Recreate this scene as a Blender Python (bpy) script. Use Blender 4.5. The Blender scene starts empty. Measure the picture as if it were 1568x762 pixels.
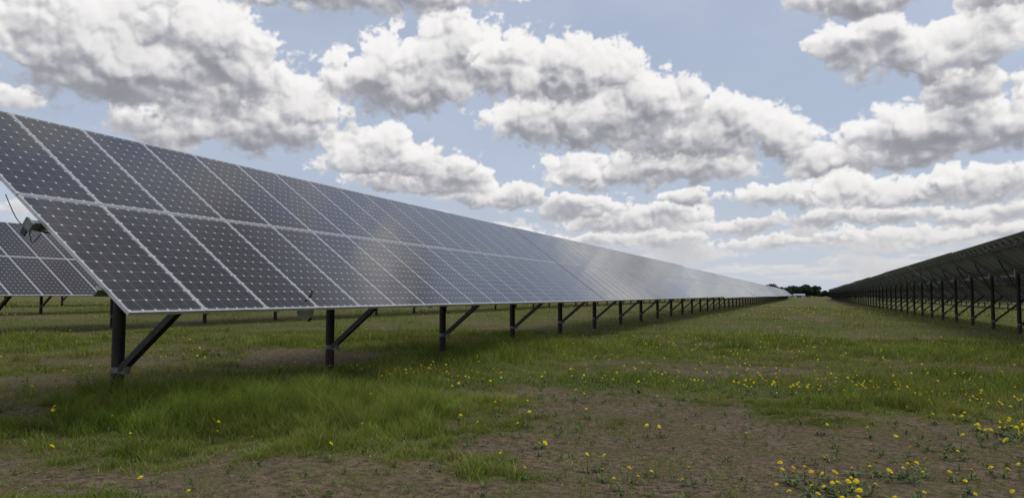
import bpy, math, random
import numpy as np
from mathutils import Vector
random.seed(7); rng=np.random.default_rng(11)
scene=bpy.context.scene
scene.view_settings.view_transform='Standard'
scene.view_settings.look='None'
scene.view_settings.exposure=0

# ------------------------------------------------------------ helpers
def new_mat(name):
    m=bpy.data.materials.new(name); m.use_nodes=True
    nt=m.node_tree; nt.nodes.clear()
    out=nt.nodes.new('ShaderNodeOutputMaterial')
    return m,nt,out
class NB:
    def __init__(s,nt): s.nt=nt
    def n(s,t,**k):
        x=s.nt.nodes.new(t)
        for a,b in k.items(): setattr(x,a,b)
        return x
    def put(s,sock,v):
        if v is None: return
        if isinstance(v,bpy.types.NodeSocket): s.nt.links.new(v,sock)
        else:
            try: sock.default_value=v
            except Exception: sock.default_value=(v,v,v)
    def m(s,op,a,b=None,c=None,clamp=False):
        x=s.n('ShaderNodeMath',operation=op,use_clamp=clamp)
        for i,v in enumerate((a,b,c)): s.put(x.inputs[i],v)
        return x.outputs[0]
    def v(s,op,a,b=None,c=None):
        x=s.n('ShaderNodeVectorMath',operation=op)
        s.put(x.inputs[0],a); s.put(x.inputs[1],b)
        if c is not None: s.put(x.inputs[2],c)
        return x.outputs['Value'] if op in('LENGTH','DOT_PRODUCT') else x.outputs[0]
    def mapr(s,v,a,b,c=0.,d=1.,interp='SMOOTHSTEP'):
        x=s.n('ShaderNodeMapRange',interpolation_type=interp)
        s.put(x.inputs['Value'],v)
        for k,q in zip(('From Min','From Max','To Min','To Max'),(a,b,c,d)): s.put(x.inputs[k],q)
        return x.outputs['Result']
    def mix(s,f,a,b,bt='MIX'):
        x=s.n('ShaderNodeMix',data_type='RGBA',blend_type=bt)
        s.put(x.inputs[0],f); s.put(x.inputs[6],a); s.put(x.inputs[7],b)
        return x.outputs[2]
    def noise(s,vec,scale,detail=3,rough=.5,col=False,dim='3D'):
        x=s.n('ShaderNodeTexNoise',noise_dimensions=dim)
        s.put(x.inputs['Vector'],vec); x.inputs['Scale'].default_value=scale
        x.inputs['Detail'].default_value=detail; x.inputs['Roughness'].default_value=rough
        return x.outputs['Color' if col else 'Fac']
    def comb(s,x,y,z=0.):
        c=s.n('ShaderNodeCombineXYZ')
        for i,v in enumerate((x,y,z)): s.put(c.inputs[i],v)
        return c.outputs[0]
    def bsdf(s,**k):
        b=s.n('ShaderNodeBsdfPrincipled')
        for a,v in k.items(): s.put(b.inputs[a.replace('_',' ')],v)
        return b
def simple_mat(name,col,rough,metal=0.,nscale=8.,var=.35,bump=0.1):
    m,nt,out=new_mat(name); N=NB(nt)
    tc=N.n('ShaderNodeTexCoord').outputs['Object']
    n=N.noise(tc,nscale,3,.6)
    d=tuple(c*(1-var) for c in col)+(1,); l=tuple(min(1,c*(1+var)) for c in col)+(1,)
    c=N.mix(N.mapr(n,.3,.7),d,l)
    b=N.bsdf(Base_Color=c,Roughness=rough,Metallic=metal)
    if bump:
        bp=N.n('ShaderNodeBump'); bp.inputs['Strength'].default_value=bump
        N.put(bp.inputs['Height'],n); nt.links.new(bp.outputs[0],b.inputs['Normal'])
    nt.links.new(b.outputs[0],out.inputs[0]); return m
def link(o,parent=None):
    scene.collection.objects.link(o)
    if parent: o.parent=parent
    return o
def mesh_np(name,V,F_loops,F_sizes,mats=(),matidx=None,smooth=False):
    me=bpy.data.meshes.new(name)
    me.vertices.add(len(V)); me.vertices.foreach_set('co',V.astype(np.float32).ravel())
    me.loops.add(len(F_loops)); me.loops.foreach_set('vertex_index',F_loops.astype(np.int32))
    st=np.concatenate(([0],np.cumsum(F_sizes)[:-1]))
    me.polygons.add(len(F_sizes)); me.polygons.foreach_set('loop_start',st.astype(np.int32))
    try: me.polygons.foreach_set('loop_total',F_sizes.astype(np.int32))
    except Exception: pass
    for m in mats: me.materials.append(m)
    if matidx is not None: me.polygons.foreach_set('material_index',matidx.astype(np.int32))
    me.polygons.foreach_set('use_smooth',np.full(len(F_sizes),smooth))
    me.update(calc_edges=True)
    return me
# numpy value noise
def _h(ix,iy,seed):
    a=(ix.astype(np.int64)*374761393+iy.astype(np.int64)*668265263+seed*974711)&0xffffffff
    a=((a^(a>>13))*1274126177)&0xffffffff
    return ((a^(a>>16))&0xffff)/65535.
def vnoise(x,y,seed=0):
    ix=np.floor(x);iy=np.floor(y);fx=x-ix;fy=y-iy
    fx=fx*fx*(3-2*fx);fy=fy*fy*(3-2*fy)
    a=_h(ix,iy,seed);b=_h(ix+1,iy,seed);c=_h(ix,iy+1,seed);d=_h(ix+1,iy+1,seed)
    return (a*(1-fx)+b*fx)*(1-fy)+(c*(1-fx)+d*fx)*fy
def fbm(x,y,seed=0,o=4,g=.55):
    s=0;a=.5;t=0
    for i in range(o):
        ca,sa=math.cos(.6*i),math.sin(.6*i)      # rotate each octave so no grid direction shows
        X=(x*ca-y*sa)*2**i+17.3*i; Y=(x*sa+y*ca)*2**i-9.1*i
        s=s+a*vnoise(X,Y,seed+i);t+=a;a*=g
    return s/t
def puffs(x,y,seed,k=9.):
    """rounded bumps: soft nearest-point field, 1 in the middle of a puff"""
    ix=np.floor(x);iy=np.floor(y);S=0
    for dx in (-1,0,1):
        for dy in (-1,0,1):
            cx=ix+dx;cy=iy+dy
            px=cx+.1+.8*_h(cx,cy,seed);py=cy+.1+.8*_h(cx,cy,seed+57)
            S=S+np.exp(-k*((x-px)**2+(y-py)**2))
    return 1+np.log(S+1e-6)/k

# ------------------------------------------------------------ ground functions
def gz(x,y):
    base=-.0105*(np.clip(x,-70,45)+8)
    r=np.hypot(x,y)
    b=(fbm(x*.6,y*.6,3,3)-.5)*.10*np.exp(-r/60)+(fbm(x*4,y*4,9,3)-.5)*.035*np.exp(-r/18)
    return base+b
SOIL=[(-.9,7.2,2.2,1.6),(.4,5.9,1.9,1.3),(-1.9,9.4,1.4,1.2),(-3.1,4.5,1.6,.65),(-4.8,3.8,1.5,.5),(-2.0,5.2,1.2,.6),(-3.9,10.0,1.2,.6),(1.6,8.2,1.6,1.1),(-.6,4.7,1.3,.9),(-1.6,15,2.5,1.0),(-10,14,1.5,1.2),(-10.5,8.5,1.4,1.4),(-8.9,6.3,.9,.6)]
LUSH=[(-3.3,6.7,.9,.7),(-5.9,6.2,1.8,1.2),(-7.6,7.9,1.6,1.3),(-.9,12.3,2.2,1.0),(-6.6,10.8,1.5,2.4),(-4.8,8.6,.9,1.0),(-6.5,16,1.5,5),(3.5,14,2,2),(.6,10.8,1.5,.6)]
def veg(x,y):
    """0 bare soil .. 1 lush grass"""
    wx=x+(fbm(x*.9,y*.9,21)-.5)*2.2; wy=y+(fbm(x*.9,y*.9,31)-.5)*2.2
    v=.55+(fbm(x*.35,y*.35,41)-.5)*1.0+(fbm(x*1.7,y*1.7,51)-.5)*.85+(fbm(x*6,y*6,61,3)-.5)*.5
    for a,b,rx,ry in SOIL: v=v-.60*np.exp(-(((wx-a)/rx)**2+((wy-b)/ry)**2)*1.0)
    for a,b,rx,ry in LUSH: v=v+.50*np.exp(-(((wx-a)/rx)**2+((wy-b)/ry)**2))
    return np.clip(v,0,1)

# ------------------------------------------------------------ ground mesh
def axis(lo,hi,step,far):
    c=list(np.arange(lo,hi,step)); s=step
    a=hi
    while a<far: c.append(a); s*=1.13; a+=s
    c.append(far)
    a=lo; s=step; pre=[]
    while a>-far: s*=1.13; a-=s; pre.append(max(a,-far))
    return np.array(pre[::-1]+c)
gx=axis(-13,7,.08,6000); gy=axis(2.5,20,.08,6000)
GX,GY=np.meshgrid(gx,gy); GZ=gz(GX,GY)
nx,ny=len(gx),len(gy)
V=np.stack([GX.ravel(),GY.ravel(),GZ.ravel()],1)
i=np.arange(nx-1)[None,:]+np.arange(ny-1)[:,None]*nx
F=np.stack([i,i+1,i+1+nx,i+nx],-1).reshape(-1)
m,nt,out=new_mat('ground_soil_and_turf'); N=NB(nt)
geo=N.n('ShaderNodeNewGeometry').outputs['Position']
at=N.n('ShaderNodeAttribute',attribute_name='veg').outputs['Fac']
n1=N.noise(geo,1.3,5,.62); n2=N.noise(geo,14,5,.7); n3=N.noise(geo,.06,4,.6); n4=N.noise(geo,60,2,.7)
soil=N.mix(N.mapr(n2,.34,.66),(.070,.050,.032,1),(.255,.190,.128,1))
soil=N.mix(N.mapr(n1,.4,.75),soil,(.130,.112,.058,1))
soil=N.mix(N.mapr(n4,.55,.75,0,.6),soil,(.32,.255,.18,1))
gr=N.mix(N.mapr(n2,.3,.7),(.050,.064,.015,1),(.140,.155,.042,1))
gr=N.mix(N.mapr(n3,.35,.7),gr,(.135,.145,.038,1))
gr=N.mix(N.mapr(n4,.5,.8,0,.5),gr,(.17,.15,.065,1))
f=N.mapr(N.m('ADD',at,N.m('MULTIPLY',N.m('SUBTRACT',n2,.5),1.5)),.14,.66)
col=N.mix(f,soil,gr)
b=N.bsdf(Base_Color=col,Roughness=.95); b.inputs['Specular IOR Level'].default_value=.1
bp=N.n('ShaderNodeBump'); bp.inputs['Strength'].default_value=1.; bp.inputs['Distance'].default_value=.045
N.put(bp.inputs['Height'],N.m('ADD',n2,N.m('MULTIPLY',n4,.5))); nt.links.new(bp.outputs[0],b.inputs['Normal'])
nt.links.new(b.outputs[0],out.inputs[0])
me=mesh_np('ground',V,F,np.full((nx-1)*(ny-1),4),[m],smooth=True)
a=me.attributes.new('veg','FLOAT','POINT'); a.data.foreach_set('value',veg(V[:,0],V[:,1]).astype(np.float32))
link(bpy.data.objects.new('ground',me))

# ------------------------------------------------------------ grass
def leaf_mat(name,trans=.35):
    m,nt,out=new_mat(name); N=NB(nt)
    c=N.n('ShaderNodeAttribute',attribute_name='tint').outputs['Color']
    b=N.n('ShaderNodeBsdfDiffuse'); nt.links.new(c,b.inputs[0])
    t=N.n('ShaderNodeBsdfTranslucent'); nt.links.new(c,t.inputs[0])
    mx=N.n('ShaderNodeMixShader'); mx.inputs[0].default_value=trans
    nt.links.new(b.outputs[0],mx.inputs[1]); nt.links.new(t.outputs[0],mx.inputs[2])
    nt.links.new(mx.outputs[0],out.inputs[0]); return m
def polar(n,r0,r1,p=1.):
    r=(r0**p+(r1**p-r0**p)*rng.random(n))**(1/p)
    az=np.radians(rng.uniform(-64,26,n))
    return r*np.sin(az),r*np.cos(az),r
def blades(X,Y,H,W,lean,col):
    n=len(X); Z=gz(X,Y)-.01
    a=rng.uniform(0,2*np.pi,n); dx,dy=np.cos(a),np.sin(a)
    l=rng.uniform(0,2*np.pi,n); lx,ly=np.cos(l)*lean*H,np.sin(l)*lean*H
    P=np.zeros((n,5,3))
    def s(k,t,w,bz):
        P[:,k,0]=X+lx*t*t+dx*w*W; P[:,k,1]=Y+ly*t*t+dy*w*W; P[:,k,2]=Z+H*bz
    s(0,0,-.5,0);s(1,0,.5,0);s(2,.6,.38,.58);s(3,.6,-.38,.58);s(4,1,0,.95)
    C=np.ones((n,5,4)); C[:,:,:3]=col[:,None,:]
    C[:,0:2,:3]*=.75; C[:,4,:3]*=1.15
    return P,C
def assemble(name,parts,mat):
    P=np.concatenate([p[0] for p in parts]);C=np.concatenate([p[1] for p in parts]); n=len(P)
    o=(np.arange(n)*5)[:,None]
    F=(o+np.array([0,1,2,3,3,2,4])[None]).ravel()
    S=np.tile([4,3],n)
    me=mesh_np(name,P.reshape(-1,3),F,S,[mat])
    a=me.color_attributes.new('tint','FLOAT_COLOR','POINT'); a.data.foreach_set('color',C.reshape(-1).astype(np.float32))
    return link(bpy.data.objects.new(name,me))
def gcol(n,v,x,y):
    g1=np.array([.205,.300,.040]);g2=np.array([.100,.158,.026]);dry=np.array([.36,.295,.155]);ye=np.array([.300,.325,.066])
    t=rng.random((n,1)); c=g1*t+g2*(1-t)
    q=np.clip(fbm(x*.5,y*.5,77)*2.6-.7,0,1)[:,None]; c=c*(1-q*.65)+ye*q*.65
    d=(rng.random(n)<(.09+.30*(1-v)))[:,None]; c=np.where(d,dry*(.5+.7*rng.random((n,1))),c)
    big=(.60+.85*fbm(x*1.1,y*1.1,87,3))[:,None]
    return c*(.7+.6*rng.random((n,1)))*big
parts=[]
def scatter(n,r0,r1,p,hs,ws,thr,mn=.1):
    x,y,r=polar(n,r0,r1,p); v=veg(x,y)
    clump=np.clip((fbm(x*5,y*5,91,2)-.5)*1.9+.5,0,1)
    keep=rng.random(n)<np.clip((v-thr)*1.9*(.15+1.7*clump),mn,1)
    x,y,v,r,clump=x[keep],y[keep],v[keep],r[keep],clump[keep]; k=len(x)
    tall=.5+1.0*np.clip(fbm(x*.55,y*.55,95,2)*2-.6,0,1)
    H=hs*(.18+1.3*v**2.3)*(.22+1.3*clump)*(.45+1.0*rng.random(k))*tall+.008
    W=ws*(.6+.8*rng.random(k))*np.maximum(1,r/9)
    parts.append(blades(x,y,H,W,.25+.7*rng.random(k),gcol(k,v,x,y)))
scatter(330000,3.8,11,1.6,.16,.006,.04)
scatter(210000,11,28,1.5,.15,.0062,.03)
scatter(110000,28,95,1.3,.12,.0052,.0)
# ground-hugging sprouts and dead litter in little colonies on the thin soil
x,y,r=polar(170000,3.8,13,1.5); c=fbm(x*2.6,y*2.6,141,4); k_=rng.random(len(x))<np.clip((c-.44)*5,.04,.9)
x,y,r=x[k_],y[k_],r[k_]; k=len(x)
col=gcol(k,np.full(k,.35),x,y)*.95
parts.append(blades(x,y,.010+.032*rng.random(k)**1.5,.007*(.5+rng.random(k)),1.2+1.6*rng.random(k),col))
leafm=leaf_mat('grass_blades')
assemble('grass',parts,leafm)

# ------------------------------------------------------------ dandelions
def dand_mat():
    m,nt,out=new_mat('dandelion_yellow'); N=NB(nt)
    g=N.n('ShaderNodeNewGeometry').outputs['Position']
    c=N.mix(N.mapr(N.noise(g,90,2),.35,.65),(.64,.44,.01,1),(.87,.73,.03,1))
    b=N.n('ShaderNodeBsdfDiffuse'); nt.links.new(c,b.inputs[0]); nt.links.new(b.outputs[0],out.inputs[0]); return m
dm=dand_mat()
stem=simple_mat('dandelion_green',(.085,.135,.028),.7,nscale=20)
dv=[];df=[];ds=[];dmi=[]
def tri(a,b,c,mi):
    k=len(dv); dv.extend([a,b,c]); df.extend([k,k+1,k+2]); ds.append(3); dmi.append(mi)
def gz1(x,y): return float(gz(np.array([x]),np.array([y]))[0])
def flower(x,y,r,h,detail,rosette):
    z=gz1(x,y); lx=random.uniform(-.04,.04); ly=random.uniform(-.04,.04)
    top=(x+lx,y+ly,z+h); w=.0035
    if detail:
        for a in (0,1.6):
            cx,cy=math.cos(a)*w,math.sin(a)*w
            tri((x-cx,y-cy,z),(x+cx,y+cy,z),top,1)
    tx=random.uniform(-.6,.6);ty=random.uniform(-.6,.6); k=9 if detail else 6
    for ring,(rr,zz) in enumerate(((1,.0),(.68,.35))):
        if ring and not detail: break
        for j in range(k):
            a0=2*math.pi*(j+ring*.5)/k; a1=a0+2*math.pi/k*1.1
            R=r*rr*random.uniform(.85,1.1)
            def q(a): 
                px=math.cos(a)*R;py=math.sin(a)*R
                return (top[0]+px,top[1]+py,top[2]+tx*px+ty*py+zz*r)
            tri((top[0],top[1],top[2]+r*(.25+zz)),q(a0),q(a1),0)
    if detail:
        for j in range(5):
            a0=2*math.pi*j/5;a1=a0+1.26
            tri((top[0],top[1],top[2]-r*.7),(top[0]+math.cos(a0)*r*.5,top[1]+math.sin(a0)*r*.5,top[2]),(top[0]+math.cos(a1)*r*.5,top[1]+math.sin(a1)*r*.5,top[2]),1)
    if rosette: rose(x,y,z,random.randint(6,10),.05,.13,.010)
def rose(x,y,z,n,l0,l1,wd):
    for j in range(n):
        a=random.uniform(0,6.28); L=random.uniform(l0,l1)
        c,s=math.cos(a),math.sin(a); hz_=random.uniform(.01,.05)
        m1=(x+c*L*.55-s*wd,y+s*L*.55+c*wd,z+hz_); m2=(x+c*L*.55+s*wd,y+s*L*.55-c*wd,z+hz_)
        tri((x,y,z+.005),m1,m2,1); tri(m1,m2,(x+c*L,y+s*L,z+random.uniform(.005,.05)),1)
CL=[(.05,5.85,.20,28),(.25,5.6,.2,10),(.72,6.7,.2,14),(2.0,9.1,.28,60),(-5.1,11,.6,34),(1.9,11.6,.9,60),(.45,5.4,.35,8),(-1.3,5.6,.15,4),(1.5,6.8,.3,10),(-2.2,5.6,.2,3),(-8.5,8.2,.6,12),(2.2,8.2,.4,18),(-3,11.5,.5,18),(-7.4,5.6,.4,6),(1.1,7.6,.5,8),(3,11,1,50),(-5.5,8.6,1.2,16),(-3,8.6,1.4,12),(-9.5,10.5,1.2,22),(-.5,13,1.5,44),(-5.3,11.6,.9,18),(2.6,9.8,.7,34),(-6.3,7.0,1,12)]
for cx,cy,s,n in CL:
    for _ in range(n):
        x=random.gauss(cx,s);y=random.gauss(cy,s)
        flower(x,y,random.uniform(.012,.022),random.uniform(.03,.12)+(.07 if x<-2.5 else 0),True,random.random()<.8)
px,py,pr=polar(17000,5,95,.9)
dn=fbm(px*.25,py*.25,123); side=np.clip((px+12)/11,.3,1)
for x,y,r,d,s in zip(px,py,pr,dn,side):
    if random.random()<(d*2.4-.62)*s*(.14 if r<11 else .95):
        flower(float(x),float(y),random.uniform(.013,.021)*max(1,r/36),random.uniform(.08,.17),r<14,r<14)
for _ in range(620):   # little weed rosettes on the thin ground
    x=random.uniform(-6,3.0);y=random.uniform(3.8,12)
    rose(x,y,gz1(x,y),random.randint(5,12),.02,.07,.006)
me=mesh_np('dandelions',np.array(dv),np.array(df),np.array(ds),[dm,stem],np.array(dmi))
link(bpy.data.objects.new('dandelions',me))

# ------------------------------------------------------------ clods and pebbles lying on the bare soil (one object)
cv=[];cf=[]
oct_=np.array([(1,0,0),(0,1,0),(-1,0,0),(0,-1,0),(0,0,.7),(0,0,-.5)],float)
xs=rng.uniform(-6,4,9000);ys=rng.uniform(3.8,13,9000); vv=veg(xs,ys); zz=gz(xs,ys)
for x,y,v_,z in zip(xs,ys,vv,zz):
    if v_<.38 and random.random()<.8:
        s_=.004+.014*random.random()**3; a=random.uniform(0,6.28); ca,sa=math.cos(a),math.sin(a)
        k=len(cv)
        for o_ in oct_:
            q_=o_*s_*np.array([random.uniform(.7,1.4),random.uniform(.7,1.2),random.uniform(.6,1.)])
            cv.append((x+q_[0]*ca-q_[1]*sa,y+q_[0]*sa+q_[1]*ca,z+q_[2]+s_*.15))
        for t in ((0,1,4),(1,2,4),(2,3,4),(3,0,4),(1,0,5),(2,1,5),(3,2,5),(0,3,5)): cf.extend([k+j for j in t])
me=mesh_np('soil_clods',np.array(cv),np.array(cf),np.full(len(cf)//3,3),[simple_mat('dry_clod',(.17,.135,.095),.95,0,3,.5,0)])
link(bpy.data.objects.new('soil_clods',me))

# ------------------------------------------------------------ solar table
AL=math.radians(37.4); CA,SA=math.cos(AL),math.sin(AL)
E=np.array([-CA,0,SA]);NN=np.array([SA,0,CA]);B0=np.array([2.03,0,1.15])
def PT(y,s,t): return B0+E*s+NN*t+np.array([0,y,0])
class MB:
    def __init__(s): s.v=[];s.f=[];s.mi=[];s.uv={};s.c={}
    def quad(s,p,mi,uv=None,c=None):
        k=len(s.v); s.v.extend([tuple(x) for x in p]); s.f.append(tuple(range(k,k+len(p)))); s.mi.append(mi)
        if uv: s.uv[len(s.f)-1]=uv
        if c is not None: s.c[len(s.f)-1]=c
    def hexa(s,P,mi):
        k=len(s.v); s.v.extend([tuple(x) for x in P])
        for q in ((0,3,2,1),(4,5,6,7),(0,1,5,4),(1,2,6,5),(2,3,7,6),(3,0,4,7)):
            s.f.append(tuple(k+i for i in q)); s.mi.append(mi)
    def slab(s,y0,y1,s0,s1,t0,t1,mi):
        s.hexa([PT(y0,s0,t0),PT(y1,s0,t0),PT(y1,s1,t0),PT(y0,s1,t0),PT(y0,s0,t1),PT(y1,s0,t1),PT(y1,s1,t1),PT(y0,s1,t1)],mi)
    def box(s,x0,x1,y0,y1,z0,z1,mi):
        s.hexa([(x0,y0,z0),(x1,y0,z0),(x1,y1,z0),(x0,y1,z0),(x0,y0,z1),(x1,y0,z1),(x1,y1,z1),(x0,y1,z1)],mi)
    def beam(s,a,b,w,h,mi):
        a=np.array(a,float);b=np.array(b,float);d=(b-a)/np.linalg.norm(b-a)
        u=np.array([0,1.,0]); u-=d*u.dot(d); u/=np.linalg.norm(u); k=np.cross(d,u)
        q=[-u*w/2-k*h/2,u*w/2-k*h/2,u*w/2+k*h/2,-u*w/2+k*h/2]
        s.hexa([a+x for x in q]+[b+x for x in q],mi)
    def cyl(s,x,y,z0,z1,r,mi,n=16):
        k=len(s.v)
        for z in (z0,z1):
            for i in range(n): s.v.append((x+r*math.cos(6.28318*i/n),y+r*math.sin(6.28318*i/n),z))
        for i in range(n):
            s.f.append((k+i,k+(i+1)%n,k+n+(i+1)%n,k+n+i)); s.mi.append(mi)
        s.f.append(tuple(k+n+i for i in range(n))); s.mi.append(mi)
    def mesh(s,name,mats):
        me=bpy.data.meshes.new(name); me.from_pydata(s.v,[],s.f)
        for m in mats: me.materials.append(m)
        me.polygons.foreach_set('material_index',np.array(s.mi,dtype=np.int32))
        ul=me.uv_layers.new(name='UVMap'); ca=me.color_attributes.new('rnd','FLOAT_COLOR','CORNER')
        for fi,uv in s.uv.items():
            p=me.polygons[fi]
            for li,q in zip(p.loop_indices,uv): ul.data[li].uv=q; ca.data[li].color=(s.c[fi],)*3+(1,)
        me.update(); return me
def panel_mat():
    m,nt,out=new_mat('photovoltaic_glass'); N=NB(nt)
    uv=N.n('ShaderNodeUVMap').outputs[0]
    sp=N.n('ShaderNodeSeparateXYZ'); nt.links.new(uv,sp.inputs[0])
    cx=N.m('MULTIPLY',N.m('SUBTRACT',sp.outputs[0],.019),6/.962); cy=N.m('MULTIPLY',N.m('SUBTRACT',sp.outputs[1],.012),12/.976)
    ax=N.m('ABSOLUTE',N.m('SUBTRACT',N.m('FRACT',cx),.5)); ay=N.m('ABSOLUTE',N.m('SUBTRACT',N.m('FRACT',cy),.5))
    line=N.m('GREATER_THAN',N.m('MAXIMUM',ax,ay),.487)
    dia=N.m('GREATER_THAN',N.m('ADD',ax,ay),.895)
    fx=N.m('FRACT',cx)
    bus=N.m('LESS_THAN',N.m('ABSOLUTE',N.m('SUBTRACT',N.m('ABSOLUTE',N.m('SUBTRACT',fx,.5)),.25)),.008)
    out_=N.m('MAXIMUM',N.m('GREATER_THAN',N.m('ABSOLUTE',N.m('SUBTRACT',cx,3.)),3.),N.m('GREATER_THAN',N.m('ABSOLUTE',N.m('SUBTRACT',cy,6.)),6.))
    rnd=N.n('ShaderNodeAttribute',attribute_name='rnd').outputs['Fac']
    wn=N.n('ShaderNodeTexWhiteNoise',noise_dimensions='3D')
    nt.links.new(N.comb(N.m('FLOOR',cx),N.m('FLOOR',cy),rnd),wn.inputs[0])
    r2=N.m('ADD',N.m('MULTIPLY',wn.outputs[0],.35),N.m('MULTIPLY',rnd,.65))
    cell=N.mix(r2,(.0060,.0058,.0135,1),(.0115,.0110,.0235,1))
    c=N.mix(N.m('MULTIPLY',bus,.15),cell,(.25,.26,.3,1))
    c=N.mix(N.m('MULTIPLY',N.m('MAXIMUM',line,out_),.42),c,(.42,.43,.47,1))
    c=N.mix(dia,c,(.62,.63,.66,1))
    geo=N.n('ShaderNodeNewGeometry').outputs['Position']
    dust=N.noise(geo,1.2,3,.65)
    c=N.mix(N.mapr(dust,.35,.8,.003,.018),c,(.35,.33,.30,1))
    b=N.bsdf(Base_Color=c,Roughness=N.mapr(dust,.3,.7,.07,.12),IOR=1.52)
    nt.links.new(b.outputs[0],out.inputs[0]); return m
M_glass=panel_mat()
M_frame=simple_mat('aluminium_frame',(.62,.63,.65),.38,.5,20,.12,0)
M_back=simple_mat('panel_backsheet',(.24,.245,.25),.6,0,3,.12,.0)
M_steel=simple_mat('galvanised_steel',(.20,.205,.21),.5,.4,14,.3,.05)
M_post=simple_mat('dark_steel_pile',(.022,.018,.016),.6,.2,6,.5,.15)
M_rust=simple_mat('rusty_steel_band',(.060,.036,.026),.8,.1,20,.4,.2)
M_brace=simple_mat('dark_brace_channel',(.05,.05,.052),.5,.4,14,.3,.05)
M_black=simple_mat('black_cable',(.012,.012,.012),.5,0,20,.2,0)
M_grey=simple_mat('grey_enclosure',(.45,.46,.46),.45,0,10,.12,.02)
MATS=[M_glass,M_frame,M_back,M_steel,M_post,M_rust,M_brace,M_black,M_grey]
NP=18; PW=.992; PL=1.956; PITCH=1.0
def table_panels(seed):
    R=random.Random(seed); b=MB()
    for k in range(NP):
        for r in range(2):
            y0=k*PITCH+.004; y1=y0+PW; s0=r*(PL+.018); s1=s0+PL; fw=.013
            T1=.002; T0=-.036
            b.slab(y0,y0+fw,s0,s1,T0,T1,1); b.slab(y1-fw,y1,s0,s1,T0,T1,1)
            b.slab(y0+fw,y1-fw,s0,s0+fw,T0,T1,1); b.slab(y0+fw,y1-fw,s1-fw,s1,T0,T1,1)
            a,c,e,g=y0+fw,y1-fw,s0+fw,s1-fw
            dd=[R.uniform(-.0018,.0012) for _ in range(4)]
            b.quad([PT(a,e,dd[0]-.002),PT(c,e,dd[1]-.002),PT(c,g,dd[2]-.002),PT(a,g,dd[3]-.002)],0,[(0,0),(1,0),(1,1),(0,1)],R.random())
            b.quad([PT(a,g,-.009),PT(c,g,-.009),PT(c,e,-.009),PT(a,e,-.009)],2)
            ym=(y0+y1)/2; b.slab(ym-.06,ym+.06,s1-.30,s1-.19,-.030,-.010,7)
    return b.mesh('panels',MATS)
def table_struct():
    b=MB()
    for s in (.42,1.52,2.42,3.52):
        b.slab(-.06,18.10-.10,s-.025,s+.025,-.040,-.037,3)
        b.slab(-.06,18.10-.10,s-.025,s-.021,-.115,-.040,3)
        b.slab(-.06,18.10-.10,s-.021,s+.025,-.115,-.112,3)
    for j in range(4):
        y=1.72+4.52*j
        b.slab(y-.03,y+.03,.28,3.68,-.235,-.118,3)
        b.cyl(0,y,-.5,2.33,.076,4,20)
        b.cyl(0,y,.36,.43,.084,3,20)
        b.cyl(0,y,.0,.33,.0775,5,20)
        b.box(-.10,.10,y-.055,y+.055,2.20,2.50,3)
        b.beam((.06,y-.05,.395),(1.30,y-.05,1.43),.006,.075,6)
        b.beam((.06,y+.05,.395),(1.30,y+.05,1.43),.006,.075,6)
        b.beam((.10,y,.395),(1.33,y,1.42),.09,.006,6)
        b.box(.06,.16,y-.045,y+.045,.35,.44,3)
        b.beam((-.06,y,1.75),(-.62,y,2.85),.05,.05,6)
    prev=None
    for k in range(73):
        y=k*.25; sag=.03+.03*math.sin(k*1.7)+.02*math.sin(k*.6)
        p=PT(min(y,17.9),1.60,-.14-sag)
        if prev is not None: b.hexa([prev+np.array(q) for q in ((-.008,0,-.008),(.008,0,-.008),(.008,0,.008),(-.008,0,.008))]+[p+np.array(q) for q in ((-.008,0,-.008),(.008,0,-.008),(.008,0,.008),(-.008,0,.008))],7)
        prev=p
    return b.mesh('support_structure',MATS)
PM=[table_panels(s) for s in (1,2,3)]; SM=table_struct()
def optimiser(parent,x,y,z,s=.6):
    b=MB(); b.box(-.10,.10,-.12,.12,-.14,.12,8); b.box(-.13,-.10,-.10,.10,-.10,.16,3); b.box(-.02,.02,-.012,.012,.12,.50,3)
    b.box(-.10,.13,-.05,.05,-.18,-.14,7)
    o=bpy.data.objects.new('junction_box',b.mesh('junction_box',MATS)); link(o,parent); o.location=(x,y,z); o.rotation_euler=(.5,.45,.3); o.scale=(s,s,s)
rr=random.Random(5); Y0=5.48
for ri,X in enumerate((-8.,7.4,-23.4,-38.8,-54.2,22.8,38.2)):
    e=bpy.data.objects.new('solar_panel_row',None); link(e)
    e.location=(X,Y0,-.0105*(max(-70,min(45,X))+8)); e.empty_display_size=.5
    for t in range(17):
        p=bpy.data.objects.new('panels',PM[(t+ri)%3]); link(p,e)
        s=bpy.data.objects.new('support_structure',SM); link(s,e)
        dz=0 if t==0 else rr.uniform(-.03,.03)
        p.location=s.location=(0,t*18.10,dz)
        if t: 
            tl=math.radians(rr.uniform(-.6,.6)); p.rotation_euler=(math.radians(rr.uniform(-.12,.12)),tl*.5,0)
    if ri==0:
        row0=e
        optimiser(e,1.70,3.2,1.11,.70); optimiser(e,1.62,6.95,1.18,.45)
        cu=bpy.data.curves.new('cable','CURVE'); cu.dimensions='3D'; cu.bevel_depth=.005
        for (s0,s1,dr) in ((1.40,1.68,.20),(1.5,2.1,.12)):
            sp=cu.splines.new('NURBS'); sp.points.add(4); sp.use_endpoint_u=True
            a=PT(-.02,s0,-.10);c=PT(-.03,s1,-.10)
            for q,t in enumerate((0,.2,.5,.8,1)):
                w=a*(1-t)+c*t; w[2]-=dr*math.sin(math.pi*t); w[1]-=.03*math.sin(5*t); sp.points[q].co=(*w,1)
        cu.materials.append(M_black); link(bpy.data.objects.new('cable',cu),e)
        b=MB(); b.slab(-.09,-.063,1.48,1.60,-.14,-.04,3); b.slab(-.085,-.07,1.51,1.58,-.22,-.14,6)
        link(bpy.data.objects.new('end_clamp',b.mesh('end_clamp',MATS)),e)

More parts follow.
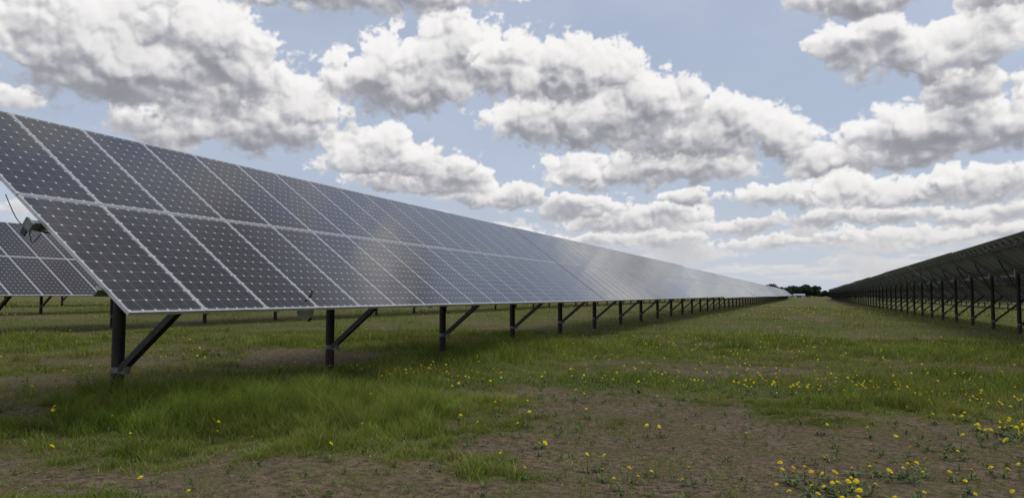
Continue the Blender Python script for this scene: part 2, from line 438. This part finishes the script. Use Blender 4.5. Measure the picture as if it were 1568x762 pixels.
# ------------------------------------------------------------ distant trees, shed
def tree_mass(name,trees,seed,leafsize,nleaf):
    R=np.random.default_rng(seed); parts=[];cols=[]
    tv=MB()
    for (x,y,h,w) in trees:
        z0=gz1(float(x),float(y))
        tv.cyl(x,y,z0-.2,z0+h*.6,h*.025,0,7)
        nl=7
        cc=np.stack([R.normal(0,w*.26,nl),R.normal(0,w*.26,nl),R.uniform(.3,.85,nl)*h],1)
        for c in cc:
            tv.beam((x,y,z0+h*.3),(x+c[0],y+c[1],z0+c[2]),h*.012,h*.012,0)
            k=nleaf; d=R.normal(0,1,(k,3)); d/=np.linalg.norm(d,axis=1)[:,None]
            rad=w*.24*(.5+.6*R.random(k))
            p=c+d*rad[:,None]*np.array([1,1,.8]); p[:,2]=np.maximum(p[:,2],h*.08)
            p+=np.array([x,y,z0]); a=R.normal(0,1,(k,3));a/=np.linalg.norm(a,axis=1)[:,None]; q=np.cross(a,R.normal(0,1,(k,3)));q/=np.linalg.norm(q,axis=1)[:,None]
            L=leafsize*(.6+.8*R.random(k))[:,None]
            parts.append(np.stack([p-a*L,p+q*L*.6,p+a*L,p-q*L*.6],1))
            t=R.uniform(.6,1.25,(k,1))*R.uniform(.75,1.2); cols.append(np.hstack([np.array([[.060,.085,.052]])*t,np.ones((k,1))]))
    P=np.concatenate(parts);C=np.repeat(np.concatenate(cols)[:,None,:],4,1)
    n=len(P); me=mesh_np(name,P.reshape(-1,3),np.arange(n*4),np.full(n,4),[leafm])
    a=me.color_attributes.new('tint','FLOAT_COLOR','POINT'); a.data.foreach_set('color',C.reshape(-1).astype(np.float32))
    e=bpy.data.objects.new(name,None); link(e)
    link(bpy.data.objects.new('foliage',me),e)
    link(bpy.data.objects.new('trunks',tv.mesh('trunks',[simple_mat('bark',(.06,.05,.04),.9)])),e)
R=random.Random(3)
tree_mass('distant_trees',[(R.uniform(-34,4),R.uniform(500,520),R.uniform(5.5,8.5),R.uniform(5,8)) for _ in range(26)]+[(R.uniform(4,30),R.uniform(520,540),R.uniform(3,4.5),R.uniform(4,7)) for _ in range(12)],1,.5,120)
far=[]
for _ in range(330):
    a=math.radians(R.uniform(-75,32)); d=R.uniform(1500,1800)
    far.append((math.sin(a)*d,math.cos(a)*d,R.uniform(4,9),R.uniform(12,30)))
tree_mass('treeline',far,2,2.2,26)
b=MB(); L,Wd,H=6.,5.,1.4
b.box(-L/2,L/2,-Wd/2,Wd/2,0,H,0)
b.hexa([(-L/2-.3,-Wd/2-.3,H+.003),(L/2+.3,-Wd/2-.3,H+.003),(L/2+.3,Wd/2+.3,H+.003),(-L/2-.3,Wd/2+.3,H+.003),(-L/2-.3,-.05,H+.9),(L/2+.3,-.05,H+.9),(L/2+.3,.05,H+.9),(-L/2-.3,.05,H+.9)],1)
b.box(-1.4,1.4,-Wd/2-.03,-Wd/2-.003,0,1.3,2); b.box(2.0,2.7,-Wd/2-.03,-Wd/2-.003,.6,1.2,2)
o=bpy.data.objects.new('white_shed',b.mesh('white_shed',[simple_mat('white_siding',(.5,.5,.5),.6,0,2,.08,0),simple_mat('metal_roof',(.34,.35,.36),.6,.1,2,.1,0),simple_mat('shed_door',(.12,.12,.13),.6)]))
link(o); o.location=(-6,485,-.05)

# ------------------------------------------------------------ light
sun_az=math.radians(55); sun_el=math.radians(66)
sd=Vector((math.sin(sun_az)*math.cos(sun_el),math.cos(sun_az)*math.cos(sun_el),math.sin(sun_el)))
L=bpy.data.lights.new('sun','SUN'); L.energy=1.25; L.angle=math.radians(30); L.color=(1,.96,.9)
o=bpy.data.objects.new('sun',L); o.rotation_euler=sd.to_track_quat('Z','Y').to_euler(); link(o)

# ------------------------------------------------------------ clouds: computed once as a direction map (azimuth x elevation)
# each cloud: list of lobes (azimuth from +Y deg, elevation deg, half width, half height)
CLOUDS=[
 [(-14,3.9,4,.55),(-10,4.1,3,.5)],[(-2,3.7,5,.5),(3,4.0,3,.5)],[(7,3.8,5,.6),(12,4.1,4,.6)],[(-20,4.4,3,.45)],[(-5,5.0,3.8,.6)],
 [(-12.6,5.3,4.4,.9),(-9.6,5.8,2.4,.7)],[(2.0,5.5,3.8,.7),(5,5.3,3,.6)],[(10,5.3,3.6,.8)],
 [(-16.8,6.6,3.2,1.0),(-14.6,6.2,2.4,.8)],[(-8,6.9,1.9,.7)],
 [(-1,7.2,4.4,.9),(1.6,7.7,2.4,1.0),(-3.6,7.0,2,.7)],[(5,6.9,4.8,1.1),(8,7.5,2.6,1.0),(2.6,7.4,1.8,.8)],[(11,7.2,3.6,1.3)],
 [(-23.2,7.3,3.8,1.0),(-21,7.6,2,.8)],[(-29.5,8.1,5,.9),(-26.5,8.2,3.6,1.0)],
 [(-30.8,10.2,3.9,2.1),(-28.4,10.1,2.6,1.7),(-33,9.6,2.4,1.3),(-25.6,9.1,2.6,1.3)],
 [(-11.5,9.3,5.8,1.7),(-7.2,9.5,3.6,1.4),(-15.3,8.9,3.0,1.0)],
 [(1.3,9.1,2.8,1.0)],[(5.6,9.5,3.6,1.2)],
 [(-8.2,11.6,5.4,2.1),(-5.0,12.6,2.6,1.9),(-2.0,10.8,2.8,1.8),(-11.8,11.6,3,1.6)],
 [(7.3,10.8,4.6,2.1),(9.4,12.0,2.8,1.8),(5.0,11.0,2.4,1.6),(11.8,10.6,2.8,1.8)],
 [(-45.6,11.2,3.8,1.9),(-43,12.0,2.8,1.5)],[(-55.5,12.3,2.2,.9)],
 [(-39.8,12.4,6.0,2.5),(-36.4,13.4,3.0,2.3),(-42.6,13.2,3,2.1)],
 [(-16.4,13.0,5.6,2.3),(-11.0,13.6,4.0,2.4),(-19.8,12.8,3.2,1.8),(-13.6,14.6,2.8,1.8)],
 [(9.8,13.2,3.2,1.2)],[(7.0,15.6,3.8,1.9),(10.8,16.2,3.2,2.5),(3.2,16.8,2.6,1.4),(5.0,16.8,2.6,1.5)],
 [(-28.8,15.8,5.4,2.8),(-25.2,18.2,4.2,2.6),(-31.8,15.2,2.8,1.8),(-22.0,16.8,3.2,2.4)],
 [(-17.6,16.2,4.2,2.4),(-15.0,16.4,3.0,2.0),(-20.8,16.8,2.8,2.2)],
 [(-47.5,15.3,8.2,3.4),(-51.5,17.0,4.6,3.0),(-42.6,17.0,4.2,2.9),(-40.6,15.2,3.0,2.3),(-46.5,18.6,3.6,1.9)],
 [(4.2,19.8,5.0,1.6),(8.5,20.6,4.4,1.9),(1.5,20.4,2.8,1.2)],[(13,19.4,4,2.2)],
 [(-37,21.4,13,1.4),(-28,21.8,6,1.1)],[(-52,22.5,7,1.5)],[(16,12,3,2)],[(20,16,5,2.5)],[(-61,14,4,3)],[(21,8,4,1.6)],
 [(-30,27,8,3)],[(-8,28,7,2.5)],[(10,27,6,3)],[(-52,27,7,3)]]
def smooth(x,a,b):
    t=np.clip((x-a)/(b-a),0,1); return t*t*(3-2*t)
def shade(d,EL,step,sc):
    T=np.clip(d,0,1.0); A=np.zeros(d.shape); cur=np.zeros(d.shape[1])
    dec=math.exp(-step/sc)
    for r in range(d.shape[0]-1,-1,-1):
        if r%4==0: cur=np.roll(cur,-1)
        cur=cur*dec+T[r]*step/sc
        A[r]=cur
    return np.exp(-1.9*A),np.exp(-T*5)
def front_sky(AZ,EL):
    step=EL[1,0]-EL[0,0]
    wx=AZ+(fbm(AZ*.40,EL*.6,201,4)-.5)*3.0; wy=EL+(fbm(AZ*.40,EL*.6,211,4)-.5)*1.8
    qx=AZ+(fbm(AZ*1.0,EL*1.0,261,3)-.5)*1.3; qy=(EL+(fbm(AZ*1.0,EL*1.0,271,3)-.5)*1.3)*1.15
    far=[puffs(qx*f,qy*f,300+i) for i,f in enumerate((.42,.92,2.0,4.3))]
    fn=fbm(AZ*1.6,EL*2.0,231,6,.6); soft=fbm(AZ*.35,EL*.6,281,4)
    w=smooth(EL,4,12)
    pf=w*(far[0]*.52+far[1]*.26+far[2]*.14+far[3]*.08)+(1-w)*(far[1]*.45+far[2]*.32+far[3]*.23)
    mean=float(pf.mean())
    rel=w*(far[0]*.9+far[1]*.40+far[2]*.10)+(1-w)*(far[1]*.45+far[2]*.22)+fn*.20
    sh=max(1,int(round(.42/step)))
    em=rel-np.roll(np.roll(rel,-sh,0),-sh//2,1)
    em=np.clip(em,-.3,.3)
    ly=np.log(np.maximum(EL,0)+.9)*3.0
    hn=fbm(AZ*.22,ly*1.25,241,6,.58)
    d=(hn-.44)*2.4+(pf-mean)*1.0*smooth(EL,.8,4)-1.3*smooth(EL,3.5,9)
    A=smooth(d,-.05,.35)*.9; l,th=shade(d,EL,step,.6); B=np.clip(.42+.42*l+em*.15,.2,.9)
    for ci,lobes in enumerate(CLOUDS):
        S=0;Vw=0
        for a,e_,hw,hh in lobes:
            u=(wx-a)/hw; v0=(wy-e_)/hh; v=np.where(v0<0,-v0*1.05,v0)
            k=np.exp(-5*np.sqrt(u*u+v*v)); S=S+k; Vw=Vw+k*np.clip(v0,-1.6,1.6)
        acc=-np.log(S+1e-9)/5; tv=Vw/(S+1e-9)
        e0=sum(l_[1] for l_ in lobes)/len(lobes); h0=max(l_[3] for l_ in lobes)
        below=smooth(-tv,0,.9)                # softer, wispier undersides
        n=(pf-mean)*1.55*(1-.45*below)+(fn-.5)*(.42+.45*below)
        d=(1.08-acc)*1.0+n
        a=smooth(d,-.06,.15+.32*below)*.985
        l,th=shade(d,EL,step,max(.30,h0*.95))
        # lit crown, grey base, the boundary following the billows
        t=smooth(tv+(pf-mean)*1.2+(soft-.5)*1.5+em*1.0,-.85,.58)
        lit=np.clip(.64*t+.36*l,0,1)
        lo=.225+.15*(1-min(1,e0/12.)); hi=.95
        b=lo+(hi-lo)*lit+.14*th*(1-lit)+em*.22*(.2+.8*lit)
        b=np.clip(b,.19,.94)
        An=a+A*(1-a); B=np.where(a>0,(b*a+B*A*(1-a))/np.maximum(An,1e-4),B); A=An
    hz=.52*(1-smooth(EL,0,8.5)); B=B*(1-hz)+.66*hz
    return B,np.clip(A,0,1)
def gen_sky(AZ,EL):
    n=fbm(AZ*.07,EL*.13,251,6,.58); p=puffs(AZ*.3,EL*.4,401)
    d=(n-.47)*4+(p-.6)*.4
    l,th=shade(d,EL,EL[1,0]-EL[0,0],3.)
    return np.clip(.28+.5*l+.1*th,.2,.9),smooth(d,0,.3)
PPD=15.; IW=int(360*PPD); IH=int(90*PPD)
q=5; cw,ch=IW//q,IH//q
AZ,EL=np.meshgrid((np.arange(cw)+.5)/cw*360-180,(np.arange(ch)+.5)/ch*90)
cb,ca_=gen_sky(AZ,EL)
def up(a):
    yy=np.clip((np.arange(IH)+.5)/q-.5,0,ch-1.001);xx=np.clip((np.arange(IW)+.5)/q-.5,0,cw-1.001)
    y0=yy.astype(int);x0=xx.astype(int);fy=(yy-y0)[:,None];fx=(xx-x0)[None]
    r=a[y0]*(1-fy)+a[y0+1]*fy
    return r[:,x0]*(1-fx)+r[:,x0+1]*fx
Bm=up(cb);Am=up(ca_)
a0,a1=int((180-70)*PPD),int((180+30)*PPD); e1=int(34*PPD)
AZ,EL=np.meshgrid((np.arange(a0,a1)+.5)/PPD-180,(np.arange(0,e1)+.5)/PPD)
fb,fa=front_sky(AZ,EL)
wt=np.clip(np.minimum(np.arange(a1-a0),np.arange(a1-a0)[::-1])/60.,0,1)[None]*np.clip(np.arange(e1)[::-1]/60.,0,1)[:,None]
Bm[:e1,a0:a1]=Bm[:e1,a0:a1]*(1-wt)+fb*wt; Am[:e1,a0:a1]=Am[:e1,a0:a1]*(1-wt)+fa*wt
img=bpy.data.images.new('sky_cloud_map',IW,IH,alpha=False,float_buffer=False); img.colorspace_settings.name='Non-Color'
px=np.ones((IH,IW,4),np.float32); px[...,0]=Bm;px[...,1]=Am;px[...,2]=0
img.pixels.foreach_set(px.ravel()); img.update(); img.pack()

w=bpy.data.worlds.new('World'); scene.world=w; w.use_nodes=True; nt=w.node_tree; nt.nodes.clear(); N=NB(nt)
tc=N.n('ShaderNodeTexCoord').outputs['Generated']
s=N.n('ShaderNodeSeparateXYZ'); nt.links.new(N.v('NORMALIZE',tc),s.inputs[0])
u=N.m('MULTIPLY_ADD',N.m('ARCTAN2',s.outputs[0],s.outputs[1]),1/(2*math.pi),.5)
v=N.m('MULTIPLY',N.m('ARCSINE',s.outputs[2]),2/math.pi)
ti=N.n('ShaderNodeTexImage',image=img,extension='EXTEND',interpolation='Cubic'); nt.links.new(N.comb(u,v),ti.inputs[0])
si=N.n('ShaderNodeSeparateColor'); nt.links.new(ti.outputs[0],si.inputs[0])
br,alpha=si.outputs[0],si.outputs[1]
tint=N.mix(N.mapr(br,.25,.8),(.94,.955,1.07,1),(1.0,.985,.98,1))
cc=N.v('SCALE',tint); nt.links.new(N.m('MULTIPLY',br,10.),cc.node.inputs['Scale'])
sky=N.n('ShaderNodeTexSky',sky_type='NISHITA'); sky.sun_disc=False; sky.sun_elevation=sun_el; sky.sun_rotation=sun_az; sky.dust_density=2.0
# thin high haze that greys the blue unevenly
hzn=N.mapr(N.noise(N.comb(N.m('MULTIPLY',u,60.),N.m('MULTIPLY',v,34.)),.25,4,.55),.35,.68,.62,.86)
skyc=N.mix(hzn,sky.outputs[0],(5.1,5.75,7.1,1))
skyc=N.mix(N.mapr(v,0,.09,.8,0),skyc,(5.9,6.4,7.1,1))
fin=N.mix(alpha,skyc,cc)
bg=N.n('ShaderNodeBackground'); nt.links.new(fin,bg.inputs[0]); bg.inputs[1].default_value=.1
ow=N.n('ShaderNodeOutputWorld'); nt.links.new(bg.outputs[0],ow.inputs[0])

# ------------------------------------------------------------ camera
cam=bpy.data.cameras.new('camera'); cam.sensor_width=36; cam.lens=27.1; cam.clip_end=12000; cam.clip_start=.05
co=bpy.data.objects.new('camera',cam); link(co); co.location=(0,0,1.31)
co.rotation_euler=(math.radians(90+3.44),0,math.radians(21.1)); scene.camera=co
